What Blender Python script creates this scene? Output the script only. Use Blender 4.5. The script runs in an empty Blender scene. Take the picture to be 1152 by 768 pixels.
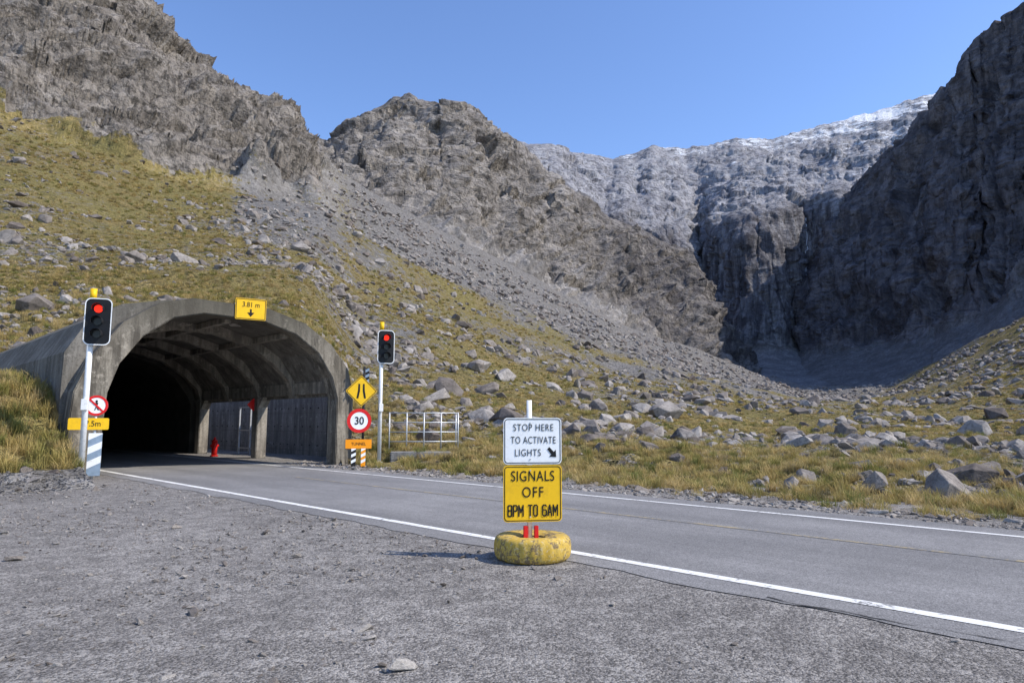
import bpy, bmesh, math, random
import numpy as np
from mathutils import Vector, Matrix
random.seed(7); rng=np.random.default_rng(7)
sc=bpy.context.scene
sc.view_settings.view_transform='Standard'
sc.view_settings.look='None'; sc.view_settings.exposure=0
COL=sc.collection
EYE=1.6; F=768.0; PITCH=math.atan(91/768.0); SP,CP=math.sin(PITCH),math.cos(PITCH)

# ---------------------------------------------------------------- noise
def _h(ix,iy,iz,seed):
    h=(ix.astype(np.int64)*374761393+iy.astype(np.int64)*668265263+iz.astype(np.int64)*2147483647+seed*1274126177)&0xFFFFFFFF
    h=((h^(h>>13))*1274126177)&0xFFFFFFFF
    h=((h^(h>>16))*2246822519)&0xFFFFFFFF
    return (h^(h>>15))&0xFFFFFFFF
def vnoise(P,seed=0):
    i=np.floor(P).astype(np.int64); f=P-i; u=f*f*f*(f*(f*6-15)+10)
    out=0
    for dx in (0,1):
        wx=u[:,0] if dx else 1-u[:,0]
        for dy in (0,1):
            wy=u[:,1] if dy else 1-u[:,1]
            for dz in (0,1):
                wz=u[:,2] if dz else 1-u[:,2]
                out=out+wx*wy*wz*(_h(i[:,0]+dx,i[:,1]+dy,i[:,2]+dz,seed)/2147483648.0-1)
    return out
ROT=np.array(Matrix.Rotation(0.7,3,Vector((1,2,3)).normalized()))
def fbm(P,octv=5,seed=0,gain=.5,ridge=False):
    a=1.;s=0;n=0;P=P.copy()
    for o in range(octv):
        v=vnoise(P,seed+o*17)
        if ridge: v=1-2*np.abs(v)*1.3
        s=s+a*v;n+=a;a*=gain;P=(P@ROT.T)*2.03+11.3
    return s/n
def facet(P,seed=0):
    i=np.floor(P).astype(np.int64); best=np.full(len(P),9e9); val=np.zeros(len(P))
    for dx in (-1,0,1):
        for dy in (-1,0,1):
            for dz in (-1,0,1):
                cx,cy,cz=i[:,0]+dx,i[:,1]+dy,i[:,2]+dz
                h=_h(cx,cy,cz,seed); h2=_h(cx,cy,cz,seed+5)
                q=np.stack([cx+(h&1023)/1023.,cy+((h>>10)&1023)/1023.,cz+((h>>20)&1023)/1023.],1)
                D=P-q; d=(D*D).sum(1)
                g=np.stack([(h2&1023)/511.-1,((h2>>10)&1023)/511.-1,((h2>>20)&1023)/511.-1],1)
                v=(D*g).sum(1)*.9+(((h^h2)&1023)/1023.-.5)*.7
                m=d<best; best=np.where(m,d,best); val=np.where(m,v,val)
    return val
def sstep(a,b,x):
    t=np.clip((x-a)/(b-a),0,1); return t*t*(3-2*t)

# ---------------------------------------------------------------- material helpers
def newmat(name):
    m=bpy.data.materials.new(name); m.use_nodes=True
    nt=m.node_tree; b=nt.nodes['Principled BSDF']
    b.inputs['Roughness'].default_value=.9
    b.inputs['Specular IOR Level'].default_value=.25
    return m,nt,b
class N:
    def __init__(s,nt): s.nt=nt; s.L=nt.links
    def a(s,t,**k):
        n=s.nt.nodes.new(t)
        for q,v in k.items(): setattr(n,q,v)
        return n
    def put(s,sock,v):
        if isinstance(v,bpy.types.NodeSocket): s.L.new(v,sock)
        elif v is not None: sock.default_value=v
    def coord(s,sc=(1,1,1),rot=(0,0,0)):
        t=s.a('ShaderNodeTexCoord'); m=s.a('ShaderNodeMapping')
        s.L.new(t.outputs['Object'],m.inputs[0]); m.inputs['Scale'].default_value=sc; m.inputs['Rotation'].default_value=rot
        return m.outputs[0]
    def noise(s,vec,scale,det=5,rough=.6,dist=0):
        n=s.a('ShaderNodeTexNoise'); s.L.new(vec,n.inputs['Vector'])
        n.inputs['Scale'].default_value=scale;n.inputs['Detail'].default_value=det;n.inputs['Roughness'].default_value=rough;n.inputs['Distortion'].default_value=dist
        return n.outputs['Fac']
    def vor(s,vec,scale,feature='F1',out='Distance'):
        n=s.a('ShaderNodeTexVoronoi',feature=feature); s.L.new(vec,n.inputs['Vector']); n.inputs['Scale'].default_value=scale
        return n.outputs[out]
    def bw(s,c):
        q=s.a('ShaderNodeRGBToBW'); s.L.new(c,q.inputs[0]); return q.outputs[0]
    def ramp(s,f,stops):
        n=s.a('ShaderNodeValToRGB'); s.L.new(f,n.inputs[0]); e=n.color_ramp.elements
        while len(e)<len(stops): e.new(.5)
        for i,(p,c) in enumerate(stops):
            e[i].position=p; e[i].color=(c,c,c,1) if not hasattr(c,'__len__') else (*c,1)
        return n.outputs[0]
    def mix(s,f,a,b,mode='MIX'):
        n=s.a('ShaderNodeMix',data_type='RGBA',blend_type=mode)
        s.put(n.inputs[0],f)
        for k,v in ((6,a),(7,b)):
            if isinstance(v,tuple) and len(v)==3: v=(*v,1)
            s.put(n.inputs[k],v)
        return n.outputs[2]
    def math(s,op,a,b=0.,clamp=False):
        n=s.a('ShaderNodeMath',operation=op,use_clamp=clamp); s.put(n.inputs[0],a); s.put(n.inputs[1],b); return n.outputs[0]
    def attr(s,name):
        n=s.a('ShaderNodeAttribute',attribute_name=name); return n.outputs['Fac']
    def bump(s,h,strength,dist,normal=None):
        n=s.a('ShaderNodeBump'); s.L.new(h,n.inputs['Height']); n.inputs['Strength'].default_value=strength; n.inputs['Distance'].default_value=dist
        if normal: s.L.new(normal,n.inputs['Normal'])
        return n.outputs[0]
def mul(c,k): return tuple(min(1,x*k) for x in c)
def plain(name,col,rough=.6,noisy=.15,scale=8,metal=0,dirt=None):
    m,nt,b=newmat(name); n=N(nt); v=n.coord()
    f=n.noise(v,scale,4)
    c=n.mix(n.ramp(f,[(.35,0),(.7,1)]),tuple(x*(1-noisy) for x in col),tuple(min(1,x*(1+noisy)) for x in col))
    if dirt:
        d=n.ramp(n.noise(v,scale*2.3,8,.75),[(.5,0),(.62,1)])
        c=n.mix(n.math('MULTIPLY',d,dirt[1]),c,dirt[0])
    nt.links.new(c,b.inputs['Base Color']); b.inputs['Roughness'].default_value=rough; b.inputs['Metallic'].default_value=metal
    return m

def mat_hill():
    m,nt,b=newmat('hillside_ground'); n=N(nt); v=n.coord()
    big=n.noise(v,.05,4); med=n.noise(v,.6,5,.65); fine=n.noise(v,4,4,.7)
    g=n.mix(n.ramp(med,[(.35,0),(.65,1)]),(.21,.168,.06),(.44,.325,.145))
    g=n.mix(n.ramp(big,[(.38,0),(.62,.8)]),g,(.29,.245,.09))
    g=n.mix(n.ramp(n.noise(v,1.7,4,.7),[(.56,0),(.64,.8)]),g,(.115,.113,.042))
    g=n.mix(n.ramp(fine,[(.38,.8),(.54,0)]),g,(.075,.065,.034))
    cellg=n.bw(n.vor(v,1.1,out='Color'))
    r=n.mix(cellg,(.175,.163,.152),(.36,.34,.32))
    r=n.mix(n.ramp(fine,[(.36,.7),(.56,0)]),r,(.075,.07,.065))
    cl=n.mix(n.ramp(n.noise(v,.09,7,.65),[(.35,0),(.66,1)]),(.215,.19,.165),(.43,.385,.34))
    cl=n.mix(n.ramp(n.noise(n.coord((1,1,.4)),.45,5,.7),[(.38,.85),(.52,0)]),cl,(.085,.076,.068))
    cl=n.mix(n.ramp(n.noise(n.coord((1,1,2.6),(.0,.8,.2)),.16,6,.7),[(.36,.8),(.46,0)]),cl,(.07,.063,.057))
    rk=n.attr('rock')
    sum_=n.math('ADD',rk,n.math('MULTIPLY',n.math('SUBTRACT',med,.5),1.3))
    sum_=n.math('ADD',sum_,n.math('MULTIPLY',n.math('SUBTRACT',fine,.5),.9))
    mask=n.ramp(sum_,[(.44,0),(.54,1)])
    c=n.mix(mask,g,r)
    ca=n.math('ADD',n.attr('cliff'),n.math('MULTIPLY',n.math('SUBTRACT',n.noise(v,.22,6,.7),.5),1.6))
    cm=n.ramp(ca,[(.40,0),(.55,1)])
    c=n.mix(cm,c,cl)
    nt.links.new(c,b.inputs['Base Color'])
    h=n.math('ADD',med,n.math('MULTIPLY',fine,.4))
    bp=n.bump(h,.9,.6)
    hc=n.math('MULTIPLY',n.noise(v,.14,7,.68),n.attr('cliff'))
    bp=n.bump(hc,1.,6.,bp)
    nt.links.new(bp,b.inputs['Normal']); b.inputs['Specular IOR Level'].default_value=.1
    return m
def mat_rock(name,dark,light,scr,sc_=.06,bumpd=5,vert=.35,snow=True):
    m,nt,b=newmat(name); n=N(nt); v=n.coord(); vv=n.coord((1,1,vert)); vd=n.coord((1,1,2.8),(.0,.75,.2))
    f1=n.noise(v,sc_*.5,7,.65); f2=n.noise(vv,sc_*2.5,5,.7); f3=n.noise(vd,sc_*1.4,6,.7,.5)
    c=n.mix(n.ramp(f1,[(.36,0),(.64,1)]),dark,light)
    c=n.mix(n.ramp(f2,[(.36,.8),(.52,0)]),c,mul(dark,.42))
    c=n.mix(n.ramp(f3,[(.54,0),(.68,.5)]),c,mul(light,1.25))
    c=n.mix(n.ramp(f3,[(.37,.75),(.46,0)]),c,mul(dark,.42))
    cell=n.bw(n.vor(v,.55,out='Color'))
    s=n.mix(cell,mul(scr,.6),mul(scr,1.35))
    s=n.mix(n.ramp(n.noise(v,.06,6,.7),[(.4,.7),(.6,0)]),s,mul(scr,.5))
    s=n.mix(n.ramp(n.noise(v,.9,4,.75),[(.38,.7),(.5,0)]),s,mul(scr,.35))
    sa=n.math('ADD',n.attr('scree'),n.math('MULTIPLY',n.math('SUBTRACT',n.noise(v,.08,6,.7),.5),1.2))
    c=n.mix(n.ramp(sa,[(.45,0),(.6,1)]),c,s)
    # shade of the steep faces painted in as dark streaks, along with wet seepage
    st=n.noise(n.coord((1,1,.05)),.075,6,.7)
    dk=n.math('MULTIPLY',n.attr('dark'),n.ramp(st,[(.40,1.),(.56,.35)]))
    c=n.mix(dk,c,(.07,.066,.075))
    if snow:
        sn=n.math('ADD',n.attr('snow'),n.math('MULTIPLY',n.math('SUBTRACT',n.noise(n.coord((.8,1,2.6),(0,.12,0)),.05,8,.82),.5),2.6))
        sn=n.math('ADD',sn,n.math('MULTIPLY',n.math('SUBTRACT',n.noise(v,.009,3,.6),.5),1.6))
        c=n.mix(n.ramp(sn,[(.5,0),(.66,1)]),c,(.78,.80,.84))
    nt.links.new(c,b.inputs['Base Color'])
    h=n.math('ADD',f2,n.math('MULTIPLY',f3,.9))
    inv=n.math('SUBTRACT',1.15,n.attr('scree')); h=n.math('MULTIPLY',h,inv)
    nt.links.new(n.bump(h,1.,bumpd),b.inputs['Normal']); b.inputs['Specular IOR Level'].default_value=.1
    return m

# ---------------------------------------------------------------- terrain lofts from bearing/elevation survey
def row2(row):
    u=(384-row)/F; den=CP-u*SP; return (SP+u*CP)/den,den
def z2row(z,Y):
    r=(z-EYE)/Y; u=(r*CP-SP)/(CP+r*SP); return 384-u*F
def grid_object(name,P,nc,nr,mat,attrs,smooth=True):
    me=bpy.data.meshes.new(name); me.vertices.add(len(P)); me.vertices.foreach_set('co',P.astype(np.float32).ravel())
    I=np.arange(nc*nr).reshape(nc,nr)
    q=np.stack([I[:-1,:-1],I[1:,:-1],I[1:,1:],I[:-1,1:]],-1).reshape(-1,4)
    nf=len(q); me.loops.add(nf*4); me.loops.foreach_set('vertex_index',q.ravel().astype(np.int32))
    me.polygons.add(nf); me.polygons.foreach_set('loop_start',np.arange(nf,dtype=np.int32)*4)
    me.polygons.foreach_set('loop_total',np.full(nf,4,np.int32)); 
    me.update(); me.polygons.foreach_set('use_smooth',np.full(nf,smooth))
    for k,a in attrs.items():
        at=me.attributes.new(k,'FLOAT','POINT'); at.data.foreach_set('value',np.clip(a,-1,1).astype(np.float32))
    me.materials.append(mat); me.update(); me.validate()
    o=bpy.data.objects.new(name,me); COL.objects.link(o); return o
def loft(pxs,levels,vk,nr):
    v=np.linspace(0,1,nr); R=np.array([l[0] for l in levels]); Y=np.log(np.array([l[1] for l in levels])); vk=np.array(vk)
    k=np.clip(np.searchsorted(vk,v,side='right')-1,0,len(vk)-2); h=(vk[k+1]-vk[k]); t=((v-vk[k])/h)
    def herm(A):
        s=np.diff(A,axis=0)/np.diff(vk)[:,None]
        lim=np.zeros_like(A); lim[1:-1]=np.where(s[1:]*s[:-1]>0,2*s[1:]*s[:-1]/(s[1:]+s[:-1]+1e-12),0); lim[0]=s[0]; lim[-1]=s[-1]; D=lim
        t_=t[:,None];h_=h[:,None]
        return (A[k]*(2*t_**3-3*t_**2+1)+D[k]*h_*(t_**3-2*t_**2+t_)+A[k+1]*(-2*t_**3+3*t_**2)+D[k+1]*h_*(t_**3-t_**2))
    Rr=herm(R).T; Yy=np.exp(herm(Y)).T
    ratio,den=row2(Rr); X=Yy*((pxs[:,None]-576)/F)/den; Z=EYE+ratio*Yy
    P=np.stack([X,Yy,Z],-1); V=np.broadcast_to(v,(len(pxs),nr)).copy(); PX=np.broadcast_to(pxs[:,None],(len(pxs),nr)).copy()
    return P,V,PX
def normals(P):
    du=np.gradient(P,axis=0); dv=np.gradient(P,axis=1); n=np.cross(du,dv); n/=np.linalg.norm(n,axis=-1,keepdims=True)+1e-9
    return n
def addback(P,dists=((15,-12),(60,-60),(200,-200))):
    last=P[:,-1:,:]; outs=[P]
    for dy,dz in dists:
        q=last.copy(); f=1+dy/q[...,1]; q[...,0]*=f; q[...,1]*=f; q[...,2]+=dz; outs.append(q)
    return np.concatenate(outs,1)
def ext(A,k=3): return np.concatenate([A]+[A[:,-1:]]*k,1)
def I_(px,xs,ys): return np.interp(px,xs,ys)

dense=np.arange(-260,1420,1.9)
pxs=np.concatenate([np.linspace(-1400,-265,70),dense,np.linspace(1430,2600,70)])
kx=[-1400,-300,0,100,200,300,350,370,385,400,500,600,700,800,900,1000,1152,1500,2600]
footY=[];footz=[]
for p in kx:
    a=(p-576)/F
    if p<=-300: y,z=(33 if p==-300 else 20),4.2
    elif p<=200: y=np.interp(p,[-52,238],[36,45]);z=4.8
    elif p<=370: y=24.5/(1+a);z=3.9
    else: y=19.4/(1+a); z=-.08
    footY.append(y);footz.append(z)
footY[6]=36.;footz[6]=3.9
T={
-1400:[(380,26),(300,36),(200,55),(60,90),(-150,140),(-900,220)],
-300:[(400,38),(340,52),(250,85),(150,130),(40,190),(-500,330)],
0:[(390,38),(345,55),(270,90),(200,140),(132,210),(-200,380)],
100:[(374,43),(334,58),(280,92),(225,145),(165,220),(-110,390)],
200:[(362,50),(325,64),(290,95),(250,150),(205,225),(28,400)],
300:[(364,50),(332,66),(300,100),(262,155),(218,250),(112,410)],
350:[(380,50),(345,68),(312,105),(270,165),(225,260),(160,400)],
370:[(400,48),(365,68),(330,105),(285,165),(235,255),(182,395)],
385:[(480,36),(410,64),(352,105),(302,165),(248,250),(194,388)],
400:[(484,36),(430,62),(370,105),(315,165),(260,245),(204,380)],
500:[(493,33),(455,58),(410,105),(362,170),(316,265),(262,420)],
600:[(500,30),(470,56),(438,105),(405,175),(362,280),(312,450)],
700:[(505,28),(478,54),(455,105),(435,180),(402,300),(362,480)],
800:[(510,27),(484,53),(464,105),(450,190),(430,320),(402,510)],
900:[(514,25),(488,52),(470,105),(461,200),(450,340),(432,540)],
1000:[(518,24),(492,50),(474,105),(464,190),(452,300),(434,440)],
1152:[(524,22),(497,47),(468,95),(436,160),(398,240),(352,340)],
1500:[(530,20),(490,38),(430,70),(360,120),(280,190),(180,280)],
2600:[(520,18),(470,30),(400,50),(300,90),(200,140),(60,220)]}
lv=[]
fY=I_(pxs,kx,footY); fz=I_(pxs,kx,footz); lv.append((z2row(fz,fY),fY))
for l in range(6):
    lv.append((I_(pxs,kx,[T[k][l][0] for k in kx]),I_(pxs,kx,[T[k][l][1] for k in kx])))
skx=[-1400,-300,0,100,160,182,200,232,262,300,330,345,360,376,400,500,600,700,800,900,1000,1152,1500,2600]
sky=[-900,-500,-200,-100,-28,4,36,56,84,108,140,152,170,188,204,262,312,362,402,432,434,352,180,60]
lv[-1]=(I_(pxs,skx,sky),lv[-1][1])
def smooth(a,w=31):
    k=np.ones(w)/w; return np.convolve(np.pad(a,(w//2,w//2),mode='edge'),k,'valid')
for i in range(2,7):
    lv[i]=(smooth(lv[i][0],25 if i<6 else 3),smooth(lv[i][1],31))
vk=[0,.14,.27,.40,.53,.66,1.0]
P,V,PX=loft(pxs,lv,vk,620)
nc,nr=P.shape[:2]; Pf=P.reshape(-1,3); Vf=V.ravel(); PXf=PX.ravel(); Yf=Pf[:,1]
wob=fbm(Pf/60,4,3)
cl=sstep(.645,.70,Vf+wob*.09)*sstep(400,335,PXf)
fade=sstep(0,.06,Vf)
n1=fbm(Pf/3,3,11); n2=fbm(Pf/16,4,12); n3=fbm(Pf/70,4,13)
D=(n1*.30+n2*1.1*np.clip(Yf/50-.2,0,1.6)+n3*6*np.clip((Yf-70)/150,0,1))
tuss=np.maximum(0,fbm(Pf/.9,2,14))*.3*np.clip(1.5-Yf/80,0,1)
D=(D*(1-cl)+tuss*(1-cl))
msk=cl>0.01
Q=Pf[msk]; Rm=np.array(Matrix.Rotation(.8,3,Vector((.2,1,0)).normalized()))
Qs=(Q@Rm.T)*np.array([.5,1,2.2])
rockd=facet(Qs/36,21)*8+facet(Qs/14,22)*4+fbm(Q/90,5,23,.5,True)*14+facet(Qs/6,24)*1.7+fbm(Qs/10,3,25)*1.3
D[msk]+=rockd*cl[msk]
Nn=normals(P).reshape(-1,3)
sgn=np.where(Nn[:,2]<0,-1,1)[:,None]; Nn=Nn*sgn
dirn=Nn*cl[:,None]+np.array([0,0,1.])*(1-cl[:,None])
Pf=Pf+dirn*(D*fade)[:,None]
rockm=.345+.30*fbm(Pf/22,4,31)
scr=sstep(340,450,PXf)*sstep(.54,.74,Vf+wob*.16)*sstep(1150,800,PXf)
scr=np.maximum(scr,sstep(230,300,PXf)*sstep(430,340,PXf)*sstep(.46,.62,Vf+wob*.1)*.9)
rockm=rockm+scr*.5-sstep(330,200,PXf)*.05*sstep(.08,.2,Vf)
P2=Pf.reshape(nc,nr,3)
HILLP=P2.copy(); HILLPX=PX; HILLROCK=rockm.reshape(nc,nr); HILLCL=cl.reshape(nc,nr); HILLV=V
PB=addback(P2)
M_hill=mat_hill()
grid_object('hillside',PB.reshape(-1,3),nc,nr+3,M_hill,{'rock':ext(rockm.reshape(nc,nr)).ravel(),'cliff':ext(cl.reshape(nc,nr)).ravel()*1.8-.8})

def mountain(name,px,levels,vk,nr,mat,dispf,attrf,back=((15,-12),(60,-60),(200,-200))):
    P,V,PX=loft(px,levels,vk,nr); nc=len(px)
    Nn=normals(P).reshape(-1,3); Nn*=np.where(Nn[:,1]>0,-1,1)[:,None]
    Pf=P.reshape(-1,3); D=dispf(Pf,V.ravel(),PX.ravel())
    Pf=Pf+Nn*D[:,None]
    at=attrf(Pf,V.ravel(),PX.ravel())
    PB=addback(Pf.reshape(nc,nr,3),back)
    o=grid_object(name,PB.reshape(-1,3),nc,nr+3,mat,{k:ext(a.reshape(nc,nr)).ravel() for k,a in at.items()})
    return Pf.reshape(nc,nr,3)
px=np.arange(215,900,1.5)
ridge=I_(px,[215,300,345,375,390,405,420,440,460,480,495,510,535,552,565,580,600,640,680,720,760,782,800,830,900],
            [230,170,150,166,150,133,118,104,99,108,112,113,120,136,146,160,174,206,238,256,274,286,330,400,440])+3
base=I_(px,[215,350,400,500,600,700,800,900],[300,235,245,300,350,392,425,450])
bY=I_(px,[215,350,400,500,600,700,800,900],[340,370,360,395,425,455,490,540])
gul=fbm(np.stack([px/70,px*0,px*0],1),3,77)*30
def L(f,dy): return (base+(ridge-base)*f,bY+dy+gul*min(1,f*2))
lev=[L(0,0),L(.22,75),L(.5,150),L(.78,215),L(1,260)]
def dpeak(P,V,PX):
    Qs=(P@Rm.T)*np.array([.5,1,2.1])
    d=fbm(P/110,5,41,.5,True)*20+facet(Qs/42,42)*9+facet(Qs/17,43)*4.2+facet(Qs/8,44)*1.8+fbm(Qs/12,3,46)*1.5
    return d*sstep(0,.15,V)*(1-.65*sstep(.85,1,V))
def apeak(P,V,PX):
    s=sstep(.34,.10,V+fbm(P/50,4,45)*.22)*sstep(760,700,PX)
    return {'scree':s,'dark':.8*sstep(630,730,PX)*sstep(.1,.3,V)}  # 'dark' paints the shadow on the right flank into the rock colour
M_peak=mat_rock('peak_rock',(.21,.19,.172),(.41,.375,.345),(.30,.28,.265),.06,5,.5,snow=False)
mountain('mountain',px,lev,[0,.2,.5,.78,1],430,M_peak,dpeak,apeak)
# cirque headwall
px=np.arange(520,1330,1.5)
ridge=I_(px,[520,570,600,640,690,720,735,750,800,830,870,900,950,1000,1040,1070,1100,1330],
            [150,155,156,163,174,168,160,165,158,154,152,144,131,117,104,92,78,20])+4
ridge=ridge+fbm(np.stack([px/14,px*0,px*0],1),4,78)*3
ctop=I_(px,[520,600,700,760,785,800,850,880,900,930,1000,1330],[190,212,252,270,290,262,246,240,241,236,225,170])
ctop=ctop+fbm(np.stack([px/20,px*0,px*0],1),4,76)*9
cbot=I_(px,[520,700,790,830,900,1000,1100,1330],[360,375,390,396,390,388,372,300])
lo=I_(px,[520,900,1330],[452,452,430])
buttr=np.interp(px,[520,700,770,790,805,840,880,905,925,1000,1330],[0,0,10,60,5,-25,-10,20,0,-30,-60])
gul=fbm(np.stack([px/26,px*0,px*0],1),4,79)*22+buttr
one=np.ones_like(px)
lev=[(lo,one*520),(cbot,800+gul*.6),(cbot*.5+ctop*.5,838+gul),(ctop,875+gul*.9),(ctop*.55+ridge*.45,1080*one+gul*.5),(ridge,1380*one)]
def dcirq(P,V,PX):
    Qv=P/np.array([1,1,3.4]); c=sstep(.2,.27,V)*sstep(.66,.56,V)
    d=c*(fbm(Qv/50,5,51,.5,True)*13+facet(Qv/22,52)*5+facet(Qv/9,53)*2)
    Qs=P*np.array([1,.6,1.6]); u=sstep(.56,.66,V)
    d+=u*(facet(Qs/55,54)*8+facet(Qs/22,55)*4.5+fbm(P/110,5,56,.5,True)*14+fbm(Qs/14,3,59)*2)*(1-.65*sstep(.88,1,V))
    return d+fbm(P/20,3,57)*1.2
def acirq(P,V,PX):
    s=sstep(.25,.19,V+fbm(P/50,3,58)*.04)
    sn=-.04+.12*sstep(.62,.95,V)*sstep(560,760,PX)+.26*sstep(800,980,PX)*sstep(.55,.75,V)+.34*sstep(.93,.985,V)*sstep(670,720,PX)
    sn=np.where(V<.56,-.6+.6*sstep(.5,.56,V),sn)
    return {'scree':s,'snow':sn,'dark':.95*sstep(.19,.25,V)*sstep(.68,.57,V)}  # 'dark' paints shade and wet rock into the lower cliffs
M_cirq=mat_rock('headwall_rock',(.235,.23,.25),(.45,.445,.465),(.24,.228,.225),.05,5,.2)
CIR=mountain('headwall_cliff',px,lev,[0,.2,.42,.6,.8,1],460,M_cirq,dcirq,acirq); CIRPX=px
# right mountain
px=np.concatenate([np.arange(868,1420,1.5),np.linspace(1425,2300,60)])
rx=[868,885,900,930,960,1000,1040,1068,1085,1100,1125,1150,1300,1700,2300]
ridge=I_(px,rx,[340,292,264,237,206,166,126,95,66,50,28,3,-130,-420,-700])
ctop=I_(px,[868,950,1000,1050,1100,1152,1300,1700,2300],[395,393,388,375,350,322,240,80,-50])
sY=I_(px,[868,900,930,1000,1152,1300,1700,2300],[900,800,740,660,520,420,290,200])
lo=I_(px,[868,1000,1152,1700,2300],[452,450,425,330,300])
gul=fbm(np.stack([px/45,px*0,px*0],1),4,81)*34
lev=[(lo,sY*.72),(ctop,sY+gul*.4),(ctop*.5+ridge*.5,sY*1.07+15+gul),(ridge,sY*1.15+35+gul*.7)]
def dright(P,V,PX):
    Qs=(P@np.array(Matrix.Rotation(-.5,3,'Y')).T)/np.array([1,1,2.])
    d=fbm(P/90,5,61,.5,True)*17+facet(Qs/35,62)*7+facet(Qs/14,63)*3.6+facet(Qs/7,64)*1.7+fbm(Qs/12,3,67)*1.4
    return d*sstep(.22,.34,V)*(1-.5*sstep(.93,1,V))+fbm(P/18,4,65)*2.2
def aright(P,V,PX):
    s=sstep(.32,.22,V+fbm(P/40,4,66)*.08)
    return {'scree':s,'dark':(1-s)*(.75-.3*fbm(P/60,3,68))}  # 'dark' puts the shade of this face into its albedo
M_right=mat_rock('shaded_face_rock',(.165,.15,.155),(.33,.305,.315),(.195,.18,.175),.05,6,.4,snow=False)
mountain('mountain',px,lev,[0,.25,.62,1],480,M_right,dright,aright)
M_water=plain('falling_water',(.6,.62,.66),.4,.1,.2)
for pxc,r0,r1,w in ((907,.24,.58,1.1),(789,.3,.52,1.0)):
    ci=int(np.argmin(abs(CIRPX-pxc))); n0,n1_=int(r0*460),int(r1*460); vs=[];fs=[]
    for j,k in enumerate(range(n0,n1_,3)):
        q=CIR[ci,k]; yy=CIR[ci-1:ci+2,max(0,k-4):k+5,1].min()-1.5; ww=w*(.4+.6*random.random())
        vs+= [(q[0]-ww/2,yy,q[2]),(q[0]+ww/2,yy,q[2])]
        if j: fs.append((2*j-2,2*j-1,2*j+1,2*j))
    me=bpy.data.meshes.new('waterfall'); me.from_pydata(vs,[],fs); me.materials.append(M_water)
    o=bpy.data.objects.new('waterfall',me); COL.objects.link(o)

# ---------------------------------------------------------------- ground + road
R45=math.radians(45)
def mesh_obj(name,vs,fs,mat,parent=None,rot=0,smooth=False):
    me=bpy.data.meshes.new(name); me.from_pydata(vs,[],fs); me.materials.append(mat)
    if smooth:
        for p in me.polygons: p.use_smooth=True
    o=bpy.data.objects.new(name,me); COL.objects.link(o)
    if parent: o.parent=parent
    o.rotation_euler[2]=rot; return o
def mat_gravel():
    m,nt,b=newmat('gravel'); n=N(nt); v=n.coord()
    bw=n.bw(n.vor(v,75,out='Color')); bw2=n.bw(n.vor(v,26,out='Color'))
    f=n.noise(v,.35,6,.62,.5); f2=n.noise(v,3.2,6,.7); f3=n.noise(v,160,2,.7)
    base=n.mix(n.ramp(f,[(.35,0),(.65,1)]),(.155,.143,.131),(.255,.237,.218))
    base=n.mix(n.ramp(f2,[(.4,.55),(.58,0)]),base,(.11,.101,.094))
    base=n.mix(.9,base,n.ramp(bw,[(.2,.42),(.5,1.),(.8,2.0)]),'MULTIPLY')
    big=n.ramp(bw2,[(.66,0),(.72,1)])
    big=n.math('MULTIPLY',big,n.ramp(f2,[(.40,0),(.58,1)]))
    base=n.mix(n.math('MULTIPLY',big,.6),base,(.40,.375,.345))
    base=n.mix(n.ramp(f3,[(.33,.5),(.46,0)]),base,(.065,.06,.056))
    nt.links.new(base,b.inputs['Base Color'])
    h=n.math('ADD',n.math('MULTIPLY',n.vor(v,75),-.5),n.math('MULTIPLY',n.vor(v,26),-.7)); h=n.math('ADD',h,n.math('MULTIPLY',f2,1.5))
    nt.links.new(n.bump(h,.9,.015),b.inputs['Normal']); return m
M_gravel=mat_gravel()
def ground():
    ax=np.concatenate([-np.geomspace(3000,40,14),np.linspace(-39,39,260),np.geomspace(40,3000,14)])
    ay=np.concatenate([-np.geomspace(3000,21,12),np.linspace(-20,58,260),np.geomspace(60,3000,14)])
    X,Y=np.meshgrid(ax,ay,indexing='ij'); P=np.stack([X,Y,X*0],-1).reshape(-1,3)
    s=(P[:,0]+P[:,1])*.7071
    und=(fbm(P/2.5,4,91)*.028)*sstep(6.0,4.6,s)+fbm(P/1.5,4,92)*.05*sstep(13.2,14,s)*sstep(80,30,P[:,1])
    P[:,2]=und-.006*1; P[:,2]=np.where((s>5.9)&(s<13.2),-.006,P[:,2])
    grid_object('ground',P,len(ax),len(ay),M_gravel,{})
ground()
def mat_asphalt():
    m,nt,b=newmat('asphalt'); n=N(nt); v=n.coord()
    vs=n.coord((1,.12,1)); 
    bw=n.bw(n.vor(v,95,out='Color'))
    tr=n.noise(vs,1.1,4,.55); f=n.noise(v,.5,6,.7); f2=n.noise(v,9,5,.7)
    c=n.mix(n.ramp(tr,[(.35,0),(.65,1)]),(.18,.174,.17),(.255,.246,.24))
    c=n.mix(n.ramp(f,[(.42,.4),(.56,0)]),c,(.155,.15,.148))
    c=n.mix(.65,c,n.ramp(bw,[(.2,.55),(.5,1.),(.8,1.6)]),'MULTIPLY')
    c=n.mix(n.ramp(f2,[(.34,.4),(.48,0)]),c,(.11,.107,.106))
    nt.links.new(c,b.inputs['Base Color']); b.inputs['Roughness'].default_value=.8
    h=n.math('ADD',n.math('MULTIPLY',n.vor(v,95),-.6),n.math('MULTIPLY',f2,.6))
    nt.links.new(n.bump(h,.6,.007),b.inputs['Normal']); return m
M_asph=mat_asphalt()
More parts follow.
